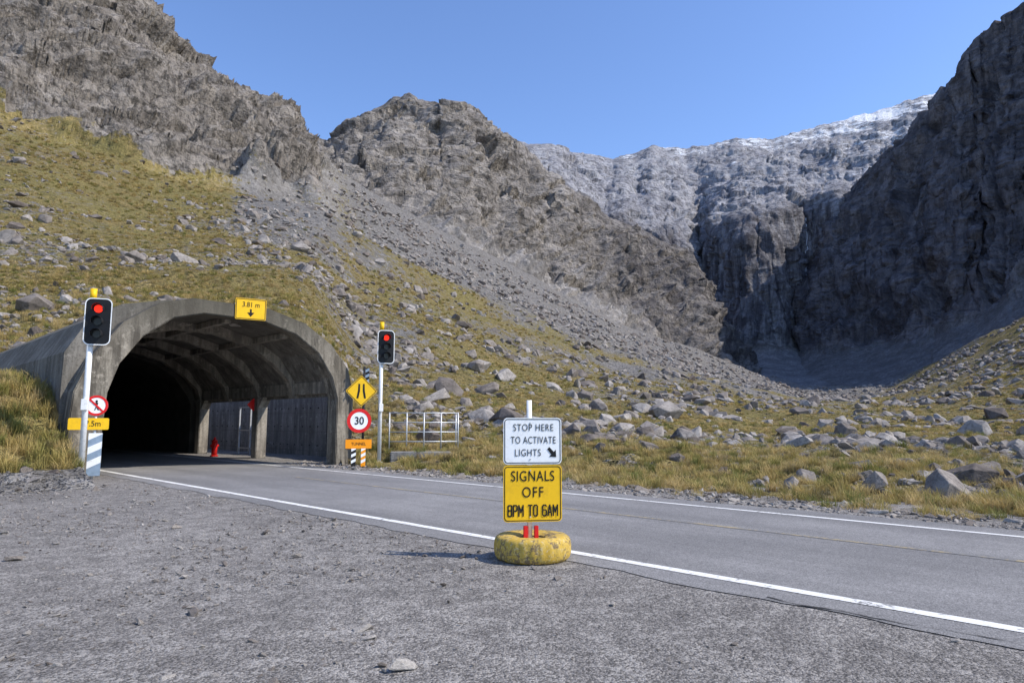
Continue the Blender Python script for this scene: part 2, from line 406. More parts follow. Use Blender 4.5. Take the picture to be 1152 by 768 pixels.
def strip(name,s0,s1,t0,t1,z,mat,jag=0,step=.12,parent=None,seed=1):
    vs=[];fs=[];tt=np.arange(t0,t1,step); pts=np.stack([tt*1.3,tt*0,tt*0],1)
    j0=fbm(pts,5,seed)*jag; j1=fbm(pts,5,seed+50)*jag
    for i,t in enumerate(tt):
        vs+=[(s0+j0[i],t,z),(s1+j1[i],t,z)]
        if i: fs.append((2*i-2,2*i-1,2*i+1,2*i))
    return mesh_obj(name,vs,fs,mat,parent,R45)
strip('road',6.2,12.75,-60,95,.002,M_asph,.16)
def mat_paint(name,col,wear):
    m,nt,b=newmat(name); n=N(nt); v=n.coord()
    w=n.noise(v,14,6,.75); w2=n.noise(v,1.2,3)
    f=n.ramp(n.math('ADD',w,n.math('MULTIPLY',n.math('SUBTRACT',w2,.5),.5)),[(wear,0),(wear+.12,1)])
    c=n.mix(f,(.20,.195,.19),col); nt.links.new(c,b.inputs['Base Color']); b.inputs['Roughness'].default_value=.7
    nt.links.new(n.bump(n.vor(v,95),.4,.005),b.inputs['Normal']); return m
M_line=mat_paint('white_line_paint',(.76,.75,.72),.34)
M_yl=mat_paint('yellow_line_paint',(.40,.32,.18),.47)
strip('road_edge_line',6.62,6.77,-60,60,.007,M_line,.012)
strip('road_edge_line',11.98,12.1,-60,60,.007,M_line,.012,seed=9)
strip('road_centre_line',9.9,10.0,-60,19,.007,M_yl,.02,seed=14)
M_crack=plain('tar_crack',(.06,.057,.055),.9)
vs=[];fs=[];tt=np.arange(-9,3,.05);pts=np.stack([tt*1.6,tt*0,tt*0],1);j=fbm(pts,6,5)*.16;w=np.clip(.006+.016*fbm(pts*3,3,6),.0,1)
for i,t in enumerate(tt):
    vs+=[(6.3+j[i]-w[i],t,.007),(6.3+j[i]+w[i],t,.007)]
    if i: fs.append((2*i-2,2*i-1,2*i+1,2*i))
mesh_obj('road_crack',vs,fs,M_crack,None,R45)

# ---------------------------------------------------------------- basic part builders
def link(o,parent):
    COL.objects.link(o)
    if parent: o.parent=parent
    return o
def empty(name,loc,rz=0):
    e=bpy.data.objects.new(name,None); e.location=loc; e.rotation_euler[2]=rz; e.empty_display_size=.2; COL.objects.link(e); return e
def box(name,size,loc,mat,parent=None,rot=(0,0,0),bev=.0):
    bm=bmesh.new(); bmesh.ops.create_cube(bm,size=1); bmesh.ops.scale(bm,vec=size,verts=bm.verts)
    if bev: bmesh.ops.bevel(bm,geom=bm.edges[:],offset=bev,segments=2,affect='EDGES')
    me=bpy.data.meshes.new(name); bm.to_mesh(me); bm.free(); me.materials.append(mat)
    o=bpy.data.objects.new(name,me); o.location=loc; o.rotation_euler=rot; return link(o,parent)
def cyl(name,r,h,loc,mat,parent=None,rot=(0,0,0),r2=None,seg=28,cap=True):
    bm=bmesh.new(); bmesh.ops.create_cone(bm,cap_ends=cap,segments=seg,radius1=r,radius2=r if r2 is None else r2,depth=h)
    me=bpy.data.meshes.new(name); bm.to_mesh(me); bm.free(); me.materials.append(mat)
    for p in me.polygons: p.use_smooth=len(p.vertices)==4
    o=bpy.data.objects.new(name,me); o.location=loc; o.rotation_euler=rot; return link(o,parent)
def rrect(w,h,r,seg=6):
    pts=[]
    for cx,cz,a0 in ((w/2-r,h/2-r,0),(-w/2+r,h/2-r,90),(-w/2+r,-h/2+r,180),(w/2-r,-h/2+r,270)):
        for i in range(seg+1):
            a=math.radians(a0+90*i/seg); pts.append((cx+r*math.cos(a),cz+r*math.sin(a)))
    return pts
def circ(r,seg=40): return [(r*math.cos(2*math.pi*i/seg),r*math.sin(2*math.pi*i/seg)) for i in range(seg)]
def plate(name,pts,y0,y1,mat,parent,loc=(0,0,0),rot=(0,0,0)):
    n=len(pts); vs=[(x,y0,z) for x,z in pts]+[(x,y1,z) for x,z in pts]
    fs=[tuple(range(n)),tuple(reversed(range(n,2*n)))]+[(i,i+n,(i+1)%n+n,(i+1)%n) for i in range(n)]
    me=bpy.data.meshes.new(name); me.from_pydata(vs,[],fs); me.materials.append(mat)
    bm=bmesh.new(); bm.from_mesh(me); bmesh.ops.recalc_face_normals(bm,faces=bm.faces); bm.to_mesh(me); bm.free()
    o=bpy.data.objects.new(name,me); o.location=loc; o.rotation_euler=rot; return link(o,parent)
def ring(name,po,pi,y0,y1,mat,parent,loc=(0,0,0),rot=(0,0,0)):
    n=len(po); vs=[(x,y,z) for y in (y0,y1) for P_ in (po,pi) for x,z in P_]
    fs=[]
    for i in range(n):
        j=(i+1)%n
        fs+=[(i,j,n+j,n+i),(2*n+i,3*n+i,3*n+j,2*n+j),(i,2*n+i,2*n+j,j),(n+i,n+j,3*n+j,3*n+i)]
    me=bpy.data.meshes.new(name); me.from_pydata(vs,[],fs); me.materials.append(mat)
    bm=bmesh.new(); bm.from_mesh(me); bmesh.ops.recalc_face_normals(bm,faces=bm.faces); bm.to_mesh(me); bm.free()
    o=bpy.data.objects.new(name,me); o.location=loc; o.rotation_euler=rot; return link(o,parent)
def text(name,body,size,loc,mat,parent,sx=1,off=.0,sp=1.0):
    c=bpy.data.curves.new(name,'FONT'); c.body=body; c.size=size; c.align_x='CENTER'; c.align_y='CENTER'; c.extrude=.001; c.offset=off; c.space_character=sp
    c.materials.append(mat); o=bpy.data.objects.new(name,c); o.location=loc; o.rotation_euler=(math.radians(90),0,0); o.scale=(sx,1,1); return link(o,parent)
M_white=plain('white_paint',(.82,.82,.80),.5,.05,5,dirt=((.3,.27,.22),.3))
M_signw=plain('sign_white',(.88,.89,.88),.4,.03,5,dirt=((.5,.47,.4),.2))
M_yel=plain('sign_yellow',(.90,.53,.015),.4,.05,4,dirt=((.5,.28,.03),.25))
M_ora=plain('sign_orange',(.92,.32,.01),.4,.05,4)
M_blk=plain('black_paint',(.012,.012,.013),.45,.2,10)
M_red=plain('sign_red',(.68,.02,.02),.4,.08,6)
M_galv=plain('galvanised_steel',(.55,.56,.57),.45,.15,20,.4)
M_dk=plain('dark_housing',(.02,.02,.022),.5)

# ---------------------------------------------------------------- tyre-base sign
sg=empty('stop_here_sign',(.245,8.38,0),math.radians(9))
def mat_tyre():
    m,nt,b=newmat('painted_tyre'); n=N(nt); v=n.coord()
    w=n.noise(v,6,8,.75); w2=n.noise(v,26,6,.7)
    c=n.mix(n.ramp(w,[(.4,0),(.6,1)]),(.64,.45,.10),(.50,.32,.05))
    c=n.mix(n.ramp(n.math('ADD',n.math('MULTIPLY',w,.7),n.math('MULTIPLY',w2,.3)),[(.45,.9),(.50,0)]),c,(.15,.11,.075))
    c=n.mix(n.ramp(w2,[(.54,0),(.64,.65)]),c,(.50,.44,.30))
    nt.links.new(c,b.inputs['Base Color']); b.inputs['Roughness'].default_value=.8
    nt.links.new(n.bump(w2,.6,.012),b.inputs['Normal']); return m
M_tyre=mat_tyre()
prof=[(.16,.235),(.20,.258),(.26,.272),(.35,.276),(.41,.268),(.440,.245),(.452,.22),(.457,.19),(.460,.165),(.461,.14),(.461,.11),(.458,.085),(.452,.06),(.442,.03),(.415,.003),(.30,-.002),(.20,.01),(.16,.04)]
vs=[];fs=[];SG=108
for i in range(SG):
    a=2*math.pi*i/SG
    for k,(r,z) in enumerate(prof):
        rr=r
        if 6<=k<=12 and (i%4)==0: rr-=.010
        vs.append((rr*math.cos(a),rr*math.sin(a),z))
for i in range(SG):
    j=(i+1)%SG
    for k in range(len(prof)-1):
        q=len(prof); fs.append((i*q+k,j*q+k,j*q+k+1,i*q+k+1))
mesh_obj('tyre',vs,fs,M_tyre,sg,smooth=True)
M_conc_y=plain('painted_concrete',(.5,.36,.12),.9,.2,12,dirt=((.2,.19,.17),.8))
cyl('concrete_fill',.2,.19,(0,0,.125),M_conc_y,sg)
cyl('post',.032,1.66,(-.03,.03,1.04),M_white,sg)
box('bracket_1',(.05,.05,.15),(-.085,.0,.30),M_red,sg,bev=.006)
box('bracket_2',(.05,.05,.15),(.045,.0,.30),M_red,sg,bev=.006)
def bplate(par,w,h,z,matf,matb,r=.035,x=0,y=-.03,tag=''):
    plate('plate'+tag,rrect(w,h,r),y,y+.006,matf,par,(x,0,z))
    ring('border'+tag,rrect(w-.025,h-.025,r*.8),rrect(w-.043,h-.043,r*.65),y-.003,y-.0005,matb,par,(x,0,z))
    for dz in (h*.5-.06,-h*.5+.06): cyl('bolt'+tag+'_%d'%(dz>0),.009,.008,(x-.03,y-.004,z+dz),M_galv,par,(math.radians(90),0,0),seg=10)
bplate(sg,.715,.555,1.378,M_signw,M_blk,.05,tag='_top')
bplate(sg,.715,.665,.755,M_yel,M_blk,.05,tag='_bottom')
text('legend_0','STOP HERE',.12,(.01,-.034,1.535),M_blk,sg,.76,-.0008,1.12)
text('legend_1','TO ACTIVATE',.12,(.01,-.034,1.385),M_blk,sg,.68,-.0008,1.1)
text('legend_2','LIGHTS',.12,(-.06,-.034,1.235),M_blk,sg,.76,-.0008,1.12)
plate('arrow',[(.20,.045),(.225,.07),(.28,.012),(.305,.037),(.31,-.05),(.223,-.045),(.25,-.02)],-.035,-.0315,M_blk,sg,(-.02,0,1.235))
text('legend_3','SIGNALS',.175,(.0,-.034,.955),M_blk,sg,.74,.0,1.1)
text('legend_4','OFF',.175,(.0,-.034,.765),M_blk,sg,.80,.0,1.15)
# hand-built stroke lettering: keeps the narrow "8PM TO 6AM" legible at this size
def strokes(ch):
    return {'8':[[(0,.5),(0,.95),(.12,1),(.48,1),(.6,.95),(.6,.6),(.48,.52),(.12,.52),(0,.45),(0,.06),(.12,0),(.48,0),(.6,.06),(.6,.44),(.48,.52)],[(.12,.52),(0,.6)]],
     '6':[[(.6,.85),(.5,1),(.12,1),(0,.88),(0,.1),(.12,0),(.48,0),(.6,.1),(.6,.45),(.48,.55),(0,.55)]],
     'P':[[(0,0),(0,1),(.45,1),(.6,.9),(.6,.6),(.45,.48),(0,.48)]],
     'M':[[(0,0),(0,1),(.36,.35),(.72,1),(.72,0)]],
     'T':[[(0,1),(.6,1)],[(.3,1),(.3,0)]],
     'O':[[(.12,0),(0,.12),(0,.88),(.12,1),(.48,1),(.6,.88),(.6,.12),(.48,0),(.12,0)]],
     'A':[[(0,0),(.3,1),(.6,0)],[(.12,.33),(.48,.33)]],' ':[]}[ch]
def stroke_text(name,body,h,wid,cx,z,y,mat,par,sw=.014,gap=.36):
    adv=[(.72 if c=='M' else (.3 if c==' ' else .6))+gap for c in body]; tot=sum(adv)-gap; sx=wid/tot; x=cx-wid/2; vs=[];fs=[];li=0
    for c,a in zip(body,adv):
        for st_ in strokes(c):
            for (x0,z0),(x1,z1) in zip(st_[:-1],st_[1:]):
                p=Vector((x+x0*sx,z-h/2+z0*h)); q=Vector((x+x1*sx,z-h/2+z1*h)); d=(q-p).normalized(); nn=Vector((-d.y,d.x))*sw/2; p=p-d*sw*.35; q=q+d*sw*.35
                yy=y-.00008*li; li+=1; b0=len(vs); vs+=[(v_.x,yy,v_.y) for v_ in (p-nn,q-nn,q+nn,p+nn)]; fs.append((b0,b0+1,b0+2,b0+3))
        x+=a*sx
    mesh_obj(name,vs,fs,mat,par)
stroke_text('legend_5','8PM TO 6AM',.125,.60,0,.555,-.034,M_blk,sg,.0165,.30)

# ---------------------------------------------------------------- traffic lights
def lens(name,on):
    m,nt,b=newmat(name)
    if on:
        b.inputs['Base Color'].default_value=(.9,.05,.02,1); b.inputs['Emission Color'].default_value=(1,.03,.015,1); b.inputs['Emission Strength'].default_value=1.3
    else:
        b.inputs['Base Color'].default_value=(.03,.03,.028,1); b.inputs['Roughness'].default_value=.2
    return m
M_on=lens('lit_red_lens',True); M_off=lens('unlit_lens',False)
M_capy=plain('yellow_cap',(.85,.5,.01),.5)
def signal(loc,rz,poleh,headz,hx,tilt=0,sc_=1.):
    e=empty('traffic_light',loc,rz); e.rotation_euler[1]=tilt
    cyl('pole',.075,poleh,(0,.16,poleh/2),M_white,e); cyl('pole_base',.13,.12,(0,.16,.05),M_galv,e)
    cyl('cap',.085,.34,(0,.16,poleh+.16),M_capy,e)
    w,h=.66,1.30
    plate('backing_board',rrect(w,h,.16),0,.02,M_blk,e,(hx,0,headz))
    ring('board_border',rrect(w,h,.16),rrect(w-.05,h-.05,.14),-.006,-.001,M_signw,e,(hx,0,headz))
    box('housing',(.36,.2,1.08),(hx,.12,headz),M_dk,e,bev=.03)
    box('mount',(.3,.08,.08),(hx/2,.14,headz-.3),M_galv,e,bev=.01)
    box('junction_box',(.16,.1,.3),(0,.04,poleh*.42),M_white,e,bev=.01)
    for i,dz in enumerate((.35,0,-.35)):
        cyl('lens_%d'%i,.105,.03,(hx,-.02,headz+dz),M_on if i==0 else M_off,e,(math.radians(90),0,0))
        vs=[];fs=[];S=16
        for k in range(S+1):
            a=math.radians(-20+220*k/S); 
            for y,q in ((-.005,.14),(-.24,.135)): vs.append((q*math.cos(a),y,q*math.sin(a)))
            if k: fs.append((2*k-2,2*k-1,2*k+1,2*k))
        o=mesh_obj('hood_%d'%i,vs,fs,M_dk,e,smooth=True); o.location=(hx,0,headz+dz)
    return e
signal((-11.55,18.5,0),math.radians(20),4.95,4.35,.18)
signal((-5.0,26.2,0),math.radians(24),5.15,4.5,.14)

# ---------------------------------------------------------------- portal signs
def hazard(par,x,z0,z1,w,c1,c2,y=-.02):
    n=6; hh=(z1-z0)/n
    for i in range(n):
        zc=z0+hh*i; sk=w*.5; a0=sk if i else 0; a1=sk if i<n-1 else 0
        plate('stripe_%d'%i,[(-w/2,zc),(w/2,zc+a0),(w/2,zc+hh+a1),(-w/2,zc+hh)],y-.004,y,c1 if i%2 else c2,par,(x,0,0))
M_bluew=plain('marker_blue_grey',(.25,.33,.42),.5)
ls=empty('no_pedestrians_sign',(-11.88,19.6,0),math.radians(26))
cyl('post',.035,2.3,(0,.04,1.15),M_galv,ls)
plate('disc',circ(.29),-.01,0,M_signw,ls,(0,0,2.08)); ring('red_ring',circ(.29),circ(.225),-.016,-.0115,M_red,ls,(0,0,2.08))
plate('slash',[(-.24,-.025),(.24,-.025),(.24,.025),(-.24,.025)],-.022,-.0175,M_red,ls,(0,0,2.08),(0,math.radians(45),0))
plate('figure_body',[(-.05,-.13),(-.01,-.02),(-.045,.07),(.0,.09),(.045,.07),(.02,-.02),(.07,-.13),(.04,-.13),(0,-.05),(-.02,-.13)],-.0168,-.0118,M_blk,ls,(0,0,2.08))
plate('figure_head',circ(.032,16),-.0168,-.0118,M_blk,ls,(0,0,2.20))
plate('width_plate',rrect(1.0,.33,.04),-.03,-.02,M_yel,ls,(-.16,0,1.56)); text('width_text','27.5m',.22,(-.10,-.034,1.56),M_blk,ls,.9,.001)
hazard(ls,.03,.1,1.3,.34,M_signw,M_bluew)
rs=empty('narrow_bridge_sign',(-5.42,24.6,0),math.radians(20))
cyl('post',.045,3.6,(.1,.05,1.8),M_dk,rs)
plate('diamond',rrect(.80,.80,.06),-.01,0,M_yel,rs,(0,0,2.72),(0,math.radians(45),0))
ring('diamond_border',rrect(.76,.76,.05),rrect(.72,.72,.04),-.014,-.011,M_blk,rs,(0,0,2.72),(0,math.radians(45),0))
plate('symbol_left',[(-.17,-.26),(-.10,-.26),(-.05,0),(-.05,.26),(-.11,.26),(-.12,.02)],-.016,-.011,M_blk,rs,(0,0,2.72))
plate('symbol_right',[(.17,-.26),(.12,.02),(.11,.26),(.05,.26),(.05,0),(.10,-.26)],-.016,-.011,M_blk,rs,(0,0,2.72))
plate('speed_disc',circ(.43),-.01,0,M_signw,rs,(-.05,0,1.66)); ring('speed_ring',circ(.43),circ(.31),-.016,-.0115,M_red,rs,(-.05,0,1.66))
text('speed_text','30',.38,(-.05,-.018,1.65),M_blk,rs,.9,.006)
plate('orange_plate',rrect(.92,.32,.03),-.01,0,M_ora,rs,(-.05,0,.84)); text('orange_text','TUNNEL',.15,(-.05,-.014,.84),M_blk,rs,.9)
hazard(rs,-.22,.05,.68,.16,M_signw,M_blk); hazard(rs,.12,.05,.68,.16,M_signw,M_ora)
hazard(rs,.16,2.95,3.55,.22,M_blk,M_bluew,.03)
hs=empty('height_limit_sign',((10.2-23.1)*.70711,(10.2+23.1)*.70711,5.52),R45-math.radians(14))
plate('plate',rrect(1.02,.74,.05),-.02,0,M_yel,hs); ring('border',rrect(.98,.70,.04),rrect(.94,.66,.03),-.025,-.0215,M_blk,hs)
text('height_text','3.81 m',.25,(0,-.028,.15),M_blk,hs,.85,.0)
plate('arrow',[(-.03,.0),(.03,0),(.03,-.12),(.12,-.12),(0,-.27),(-.12,-.12),(-.03,-.12)],-.027,-.0215,M_blk,hs)
box('bracket_1',(.05,.05,.7),(-.3,.03,0),M_galv,hs); box('bracket_2',(.05,.05,.7),(.3,.03,0),M_galv,hs)

# ---------------------------------------------------------------- tunnel gallery
def mat_conc(name,a,b_,stain=(.10,.09,.078),board=False,sa=.75,top=0):
    m,nt,b=newmat(name); n=N(nt); v=n.coord(); vv=n.coord((1,1,.12))
    f=n.noise(v,.9,7,.68); g=n.noise(vv,2.4,6,.72); h=n.noise(v,14,5,.7)
    c=n.mix(n.ramp(f,[(.35,0),(.65,1)]),a,b_)
    c=n.mix(n.ramp(g,[(.42,sa),(.58,0)]),c,stain)
    c=n.mix(n.ramp(h,[(.35,.5),(.5,0)]),c,mul(a,.5))
    c=n.mix(n.ramp(n.noise(v,3.5,6,.75),[(.57,0),(.65,.55)]),c,mul(b_,1.3))
    hh=n.math('ADD',n.math('MULTIPLY',h,.5),f)
    sep=n.a('ShaderNodeSeparateXYZ'); n.L.new(v,sep.inputs[0])
    if top:
        tz=n.math('ADD',sep.outputs[2],n.math('MULTIPLY',g,2.4))
        c=n.mix(n.math('MULTIPLY',n.ramp(n.math('DIVIDE',tz,10.),[(.54,0),(.66,1)]),top),c,(.075,.068,.052))
    if board:
        fr=n.math('FRACT',n.math('MULTIPLY',sep.outputs[2],board)); fy=n.math('FRACT',n.math('MULTIPLY',sep.outputs[1],board*.4))
        ln=n.math('MULTIPLY',n.ramp(fr,[(0,0),(.05,1)]),n.ramp(fy,[(0,0),(.02,1)]))
        c=n.mix(n.math('MULTIPLY',n.math('SUBTRACT',1.,ln),.5),c,stain)
        hh=n.math('ADD',hh,n.math('MULTIPLY',ln,.3))
    nt.links.new(c,b.inputs['Base Color'])
    nt.links.new(n.bump(hh,.8,.035),b.inputs['Normal']); return m
M_c1=mat_conc('weathered_concrete',(.185,.16,.125),(.33,.295,.24),(.065,.056,.044),sa=.88,top=.8)
M_c2=mat_conc('gallery_concrete',(.27,.24,.20),(.40,.36,.305))
M_c3=mat_conc('retaining_concrete',(.23,.22,.21),(.34,.33,.31),(.11,.105,.10),board=1.1)
M_bore=plain('darkened_tunnel_lining',(.07,.065,.058),.95,.3,1.5)  # near-black colour stands in for the darkness inside the bore
M_roof=mat_conc('roof_concrete',(.145,.133,.115),(.25,.232,.205),(.075,.069,.06),sa=.7,top=.5)
tn=empty('tunnel_portal',(0,0,0),R45)
O=[(5.0,-.1),(5.0,1.4),(5.08,2.5),(5.5,3.6),(6.3,4.7),(7.3,5.42),(8.3,5.70),(10.9,5.66),(12.35,5.27),(13.5,4.55),(14.25,3.65),(14.5,2.7),(14.5,-.1)]
Ii=[(5.9,-.1),(5.9,1.4),(5.97,2.5),(6.25,3.4),(6.87,4.3),(7.75,4.97),(8.7,5.22),(10.7,5.18),(12.0,4.82),(12.95,4.18),(13.55,3.3),(13.8,2.5),(13.8,-.1)]
def arch(name,O,I,t0,t1,mat,i0=0,i1=None):
    O=O[i0:i1];I=I[i0:i1];n=len(O);vs=[];fs=[]
    for t in (t0,t1):
        vs+=[(s,t,z) for s,z in O]+[(s,t,z) for s,z in I]
    for i in range(n-1):
        fs+=[(i,i+1,n+i+1,n+i),(2*n+i,3*n+i,3*n+i+1,2*n+i+1),(i,2*n+i,2*n+i+1,i+1),(n+i,n+i+1,3*n+i+1,3*n+i)]
    fs+=[(0,n,3*n,2*n),(n-1,3*n-1,4*n-1,2*n-1)]
    o=mesh_obj(name,vs,fs,mat,tn)
    bm=bmesh.new(); bm.from_mesh(o.data); bmesh.ops.recalc_face_normals(bm,faces=bm.faces)
    es=[e for e in bm.edges if len(e.link_faces)==2 and e.calc_face_angle(0)>1.2]
    if name.startswith('portal'): bmesh.ops.bevel(bm,geom=es,offset=.03,segments=2,affect='EDGES')
    bm.to_mesh(o.data); bm.free(); return o
arch('portal_ring',O,Ii,23.25,23.95,M_c1)
Os=[(4.9,-.1),(4.9,1.4),(4.9,2.6),(4.92,3.7),(5.5,4.75),(6.4,5.35),(7.8,5.66),(10.9,5.56),(12.3,5.17),(13.4,4.45),(14.12,3.6),(14.38,2.7),(14.38,-.1)]
Is=[(5.5,-.1),(5.5,1.4),(5.6,2.6),(6.0,3.5),(6.7,4.4),(7.75,5.10),(8.85,5.35),(10.65,5.30),(12.05,4.92),(13.1,4.25),(13.78,3.3),(14.0,2.6),(14.02,-.1)]
arch('gallery_shell',Os,Is,23.95,37.2,M_roof,0,12)
arch('gallery_shell_rear',Os,Is,37.2,62,M_roof)
Ri=[(s+(.28 if s<9.8 else -.2),z-(.28 if z>3.4 else 0)) for s,z in Is]
for k,t in enumerate((26.9,30.2,33.5,36.9)):
    arch('rib_%d'%k,Is,Ri,t-.2,t+.2,M_c2,0,12)
for k,(s,z) in enumerate(((7.7,5.06),(9.8,5.26),(12.0,4.90))):
    box('purlin_%d'%k,(.22,13.0,.2),(s,30.5,z-.06),M_c2,tn)
box('edge_beam',(.5,13.4,.5),(14.05,30.6,2.98),M_c2,tn,bev=.02)
for k,t in enumerate((30.2,36.9)):
    box('column_%d'%k,(.48,.5,2.72),(13.98,t,1.345),M_c2,tn,bev=.03)
    plate('corbel_%d'%k,[(-.7,.0),(.7,0),(.25,-.45),(-.25,-.45)],-.2,.2,M_c2,tn,(13.98,t,2.72),(0,0,math.radians(90)))
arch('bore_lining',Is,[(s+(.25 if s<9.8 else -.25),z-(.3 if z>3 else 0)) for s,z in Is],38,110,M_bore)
box('bore_dark_cap',(10,.3,6),(9.8,110,2.8),M_bore,tn)  # added cap, closes the bore so it stays dark

rw=empty('concrete_wall',(0,0,0),R45)
box('wall',(.4,22,4.3),(17.0,40.2,2.05),M_c3,rw,bev=.02)
for i in range(22):
    for j in range(4): cyl('tie_hole_%d_%d'%(i,j),.035,.03,(16.79,30+i*.75,.5+j*.9),M_blk,rw,(0,math.radians(90),0),seg=8)
df=empty('steel_gate',(0,0,0),R45)
for k,t in enumerate((33.0,34.3,35.6)): box('upright_%d'%k,(.07,.07,2.4),(15.4,t,1.2),M_galv,df)
for k,z in enumerate((.3,1.2,2.38)): box('rail_%d'%k,(.05,2.7,.05),(15.4,34.3,z),M_galv,df)
M_ext=plain('hydrant_red',(.6,.02,.015),.35)
fe=empty('fire_hydrant',((13.2-33.2)*.70711,(13.2+33.2)*.70711,0),R45)
cyl('barrel',.13,.7,(0,0,.35),M_ext,fe); cyl('bonnet',.15,.12,(0,0,.75),M_ext,fe,r2=.07); cyl('nut',.05,.1,(0,0,.85),M_ext,fe); cyl('outlet',.06,.38,(0,0,.5),M_ext,fe,(0,math.radians(90),0)); cyl('flange',.18,.05,(0,0,.03),M_ext,fe)
rd=empty('warning_board',((13.7-30.6)*.70711,(13.7+30.6)*.70711,2.3),R45)
plate('diamond',rrect(.42,.42,.03),-.31,-.30,M_red,rd,(0,0,.1),(0,math.radians(45),0)); box('bracket',(.06,.1,.4),(0,-.25,.1),M_galv,rd)

rl=empty('metal_railing',(-5.15,28.9,.35),math.radians(8))
for k in range(5): cyl('post_%d'%k,.03,1.75,(k*.72,0,.8),M_galv,rl,seg=12)
for k,z in enumerate((.45,.85,1.25,1.65)): cyl('rail_%d'%k,.024,2.9,(1.44,0,z),M_galv,rl,(0,math.radians(90),0),seg=12)
for k in range(2): cyl('return_rail_%d'%k,.024,1.6,(2.88,.8,.85+.8*k),M_galv,rl,(math.radians(90),0,0),seg=12)
cyl('return_post',.03,1.75,(2.88,1.6,.8),M_galv,rl,seg=12)
box('concrete_plinth',(2.4,1.3,.6),(-3.6,27.3,.15),M_c3,None,(0,0,math.radians(10)),.04)

# ---------------------------------------------------------------- left grass bank
def bank():
    s=np.linspace(-30,4.86,200); t=np.linspace(15,60,260); S,Tt=np.meshgrid(s,t,indexing='ij')
    foot=18.9+ (4.9-S)*-.12
    e=Tt-foot
    Z=np.interp(e,[-5,0,2.2,4.2,5.6,8,14,26,42],[-.3,-.08,.35,1.1,2.2,2.85,3.1,3.5,4.6])
    P=np.stack([(S-Tt)*.70711,(S+Tt)*.70711,Z],-1).reshape(-1,3)
    nz=(fbm(P/2.2,5,71)*.45+facet(P/.9,72)*.10)*sstep(0,2.5,e.ravel())
    P[:,2]+=nz
    rock=np.clip(.85-sstep(1.2,3.6,e.ravel()+fbm(P/1.5,3,73)*1.6)*.75,0,1)
    o=grid_object('grass_bank',P,200,260,M_hill,{'rock':rock,'cliff':rock*0-.8})
    return P.reshape(200,260,3),rock.reshape(200,260),e
BP,BR,BE=bank()

# ---------------------------------------------------------------- scatter
def scatter(name,Pt,Rt,St,protos):
    me=bpy.data.meshes.new(name); me.vertices.add(len(Pt)); me.vertices.foreach_set('co',np.asarray(Pt,np.float32).ravel())
    for k,a in (('rot',Rt),('scl',St)):
        at=me.attributes.new(k,'FLOAT_VECTOR','POINT'); at.data.foreach_set('vector',np.asarray(a,np.float32).ravel())
    o=bpy.data.objects.new(name,me); COL.objects.link(o)
    c=bpy.data.collections.new(name+'_variants')
    for p in protos: c.objects.link(p)
    ng=bpy.data.node_groups.new(name,'GeometryNodeTree')
    ng.interface.new_socket('Geometry',in_out='INPUT',socket_type='NodeSocketGeometry'); ng.interface.new_socket('Geometry',in_out='OUTPUT',socket_type='NodeSocketGeometry')
    gi=ng.nodes.new('NodeGroupInput'); go=ng.nodes.new('NodeGroupOutput'); ip=ng.nodes.new('GeometryNodeInstanceOnPoints'); ci=ng.nodes.new('GeometryNodeCollectionInfo')
    ci.inputs['Collection'].default_value=c; ci.inputs['Separate Children'].default_value=True; ci.inputs['Reset Children'].default_value=True
    ip.inputs['Pick Instance'].default_value=True
    na=[]
    for k in ('rot','scl'):
        q=ng.nodes.new('GeometryNodeInputNamedAttribute'); q.data_type='FLOAT_VECTOR'; q.inputs['Name'].default_value=k; na.append(q)
    er=ng.nodes.new('FunctionNodeEulerToRotation'); L=ng.links
    rv=ng.nodes.new('FunctionNodeRandomValue'); rv.data_type='INT'; rv.inputs[4].default_value=0; rv.inputs[5].default_value=len(protos)-1
    L.new(rv.outputs[2],ip.inputs['Instance Index'])
    L.new(gi.outputs[0],ip.inputs['Points']); L.new(ci.outputs[0],ip.inputs['Instance'])
    L.new(na[0].outputs[0],er.inputs[0]); L.new(er.outputs[0],ip.inputs['Rotation']); L.new(na[1].outputs[0],ip.inputs['Scale'])
    L.new(ip.outputs[0],go.inputs[0])
    md=o.modifiers.new('scatter','NODES'); md.node_group=ng
    return o
def mat_boulder(name,a,b_,s=1.):
    m,nt,b=newmat(name); n=N(nt); v=n.coord()
    oi=n.a('ShaderNodeObjectInfo')
    f=n.noise(v,1.6*s,6,.7); g=n.noise(v,9*s,4,.75)
    c=n.mix(n.ramp(f,[(.35,0),(.65,1)]),a,b_)
    c=n.mix(n.ramp(g,[(.36,.6),(.5,0)]),c,mul(a,.45))
    c=n.mix(1.,c,n.ramp(oi.outputs['Random'],[(0,(.45,.40,.37)),(.5,(.85,.81,.78)),(1,(1.2,1.18,1.16))]),'MULTIPLY')
    nt.links.new(c,b.inputs['Base Color'])
    nt.links.new(n.bump(n.math('ADD',f,n.math('MULTIPLY',g,.3)),.8,.12/s),b.inputs['Normal']); return m
M_b=mat_boulder('boulder_rock',(.20,.183,.168),(.39,.362,.337))
def rockproto(i,mat,npt=22,flat=.7):
    r=random.Random(100+i); bm=bmesh.new()
    for k in range(npt):
        v=Vector((r.gauss(0,1),r.gauss(0,1),r.gauss(0,1))).normalized(); q=.75+.35*r.random()
        bm.verts.new((v.x*q*.55,v.y*q*.42,v.z*q*.5*flat))
    bmesh.ops.convex_hull(bm,input=bm.verts[:]); 
    for v in [v for v in bm.verts if not v.link_faces]: bm.verts.remove(v)
    bmesh.ops.bevel(bm,geom=bm.edges[:],offset=.014,segments=1,affect='EDGES')
    me=bpy.data.meshes.new('rock_variant'); bm.to_mesh(me); bm.free(); me.materials.append(mat)
    return bpy.data.objects.new('rock_variant',me)
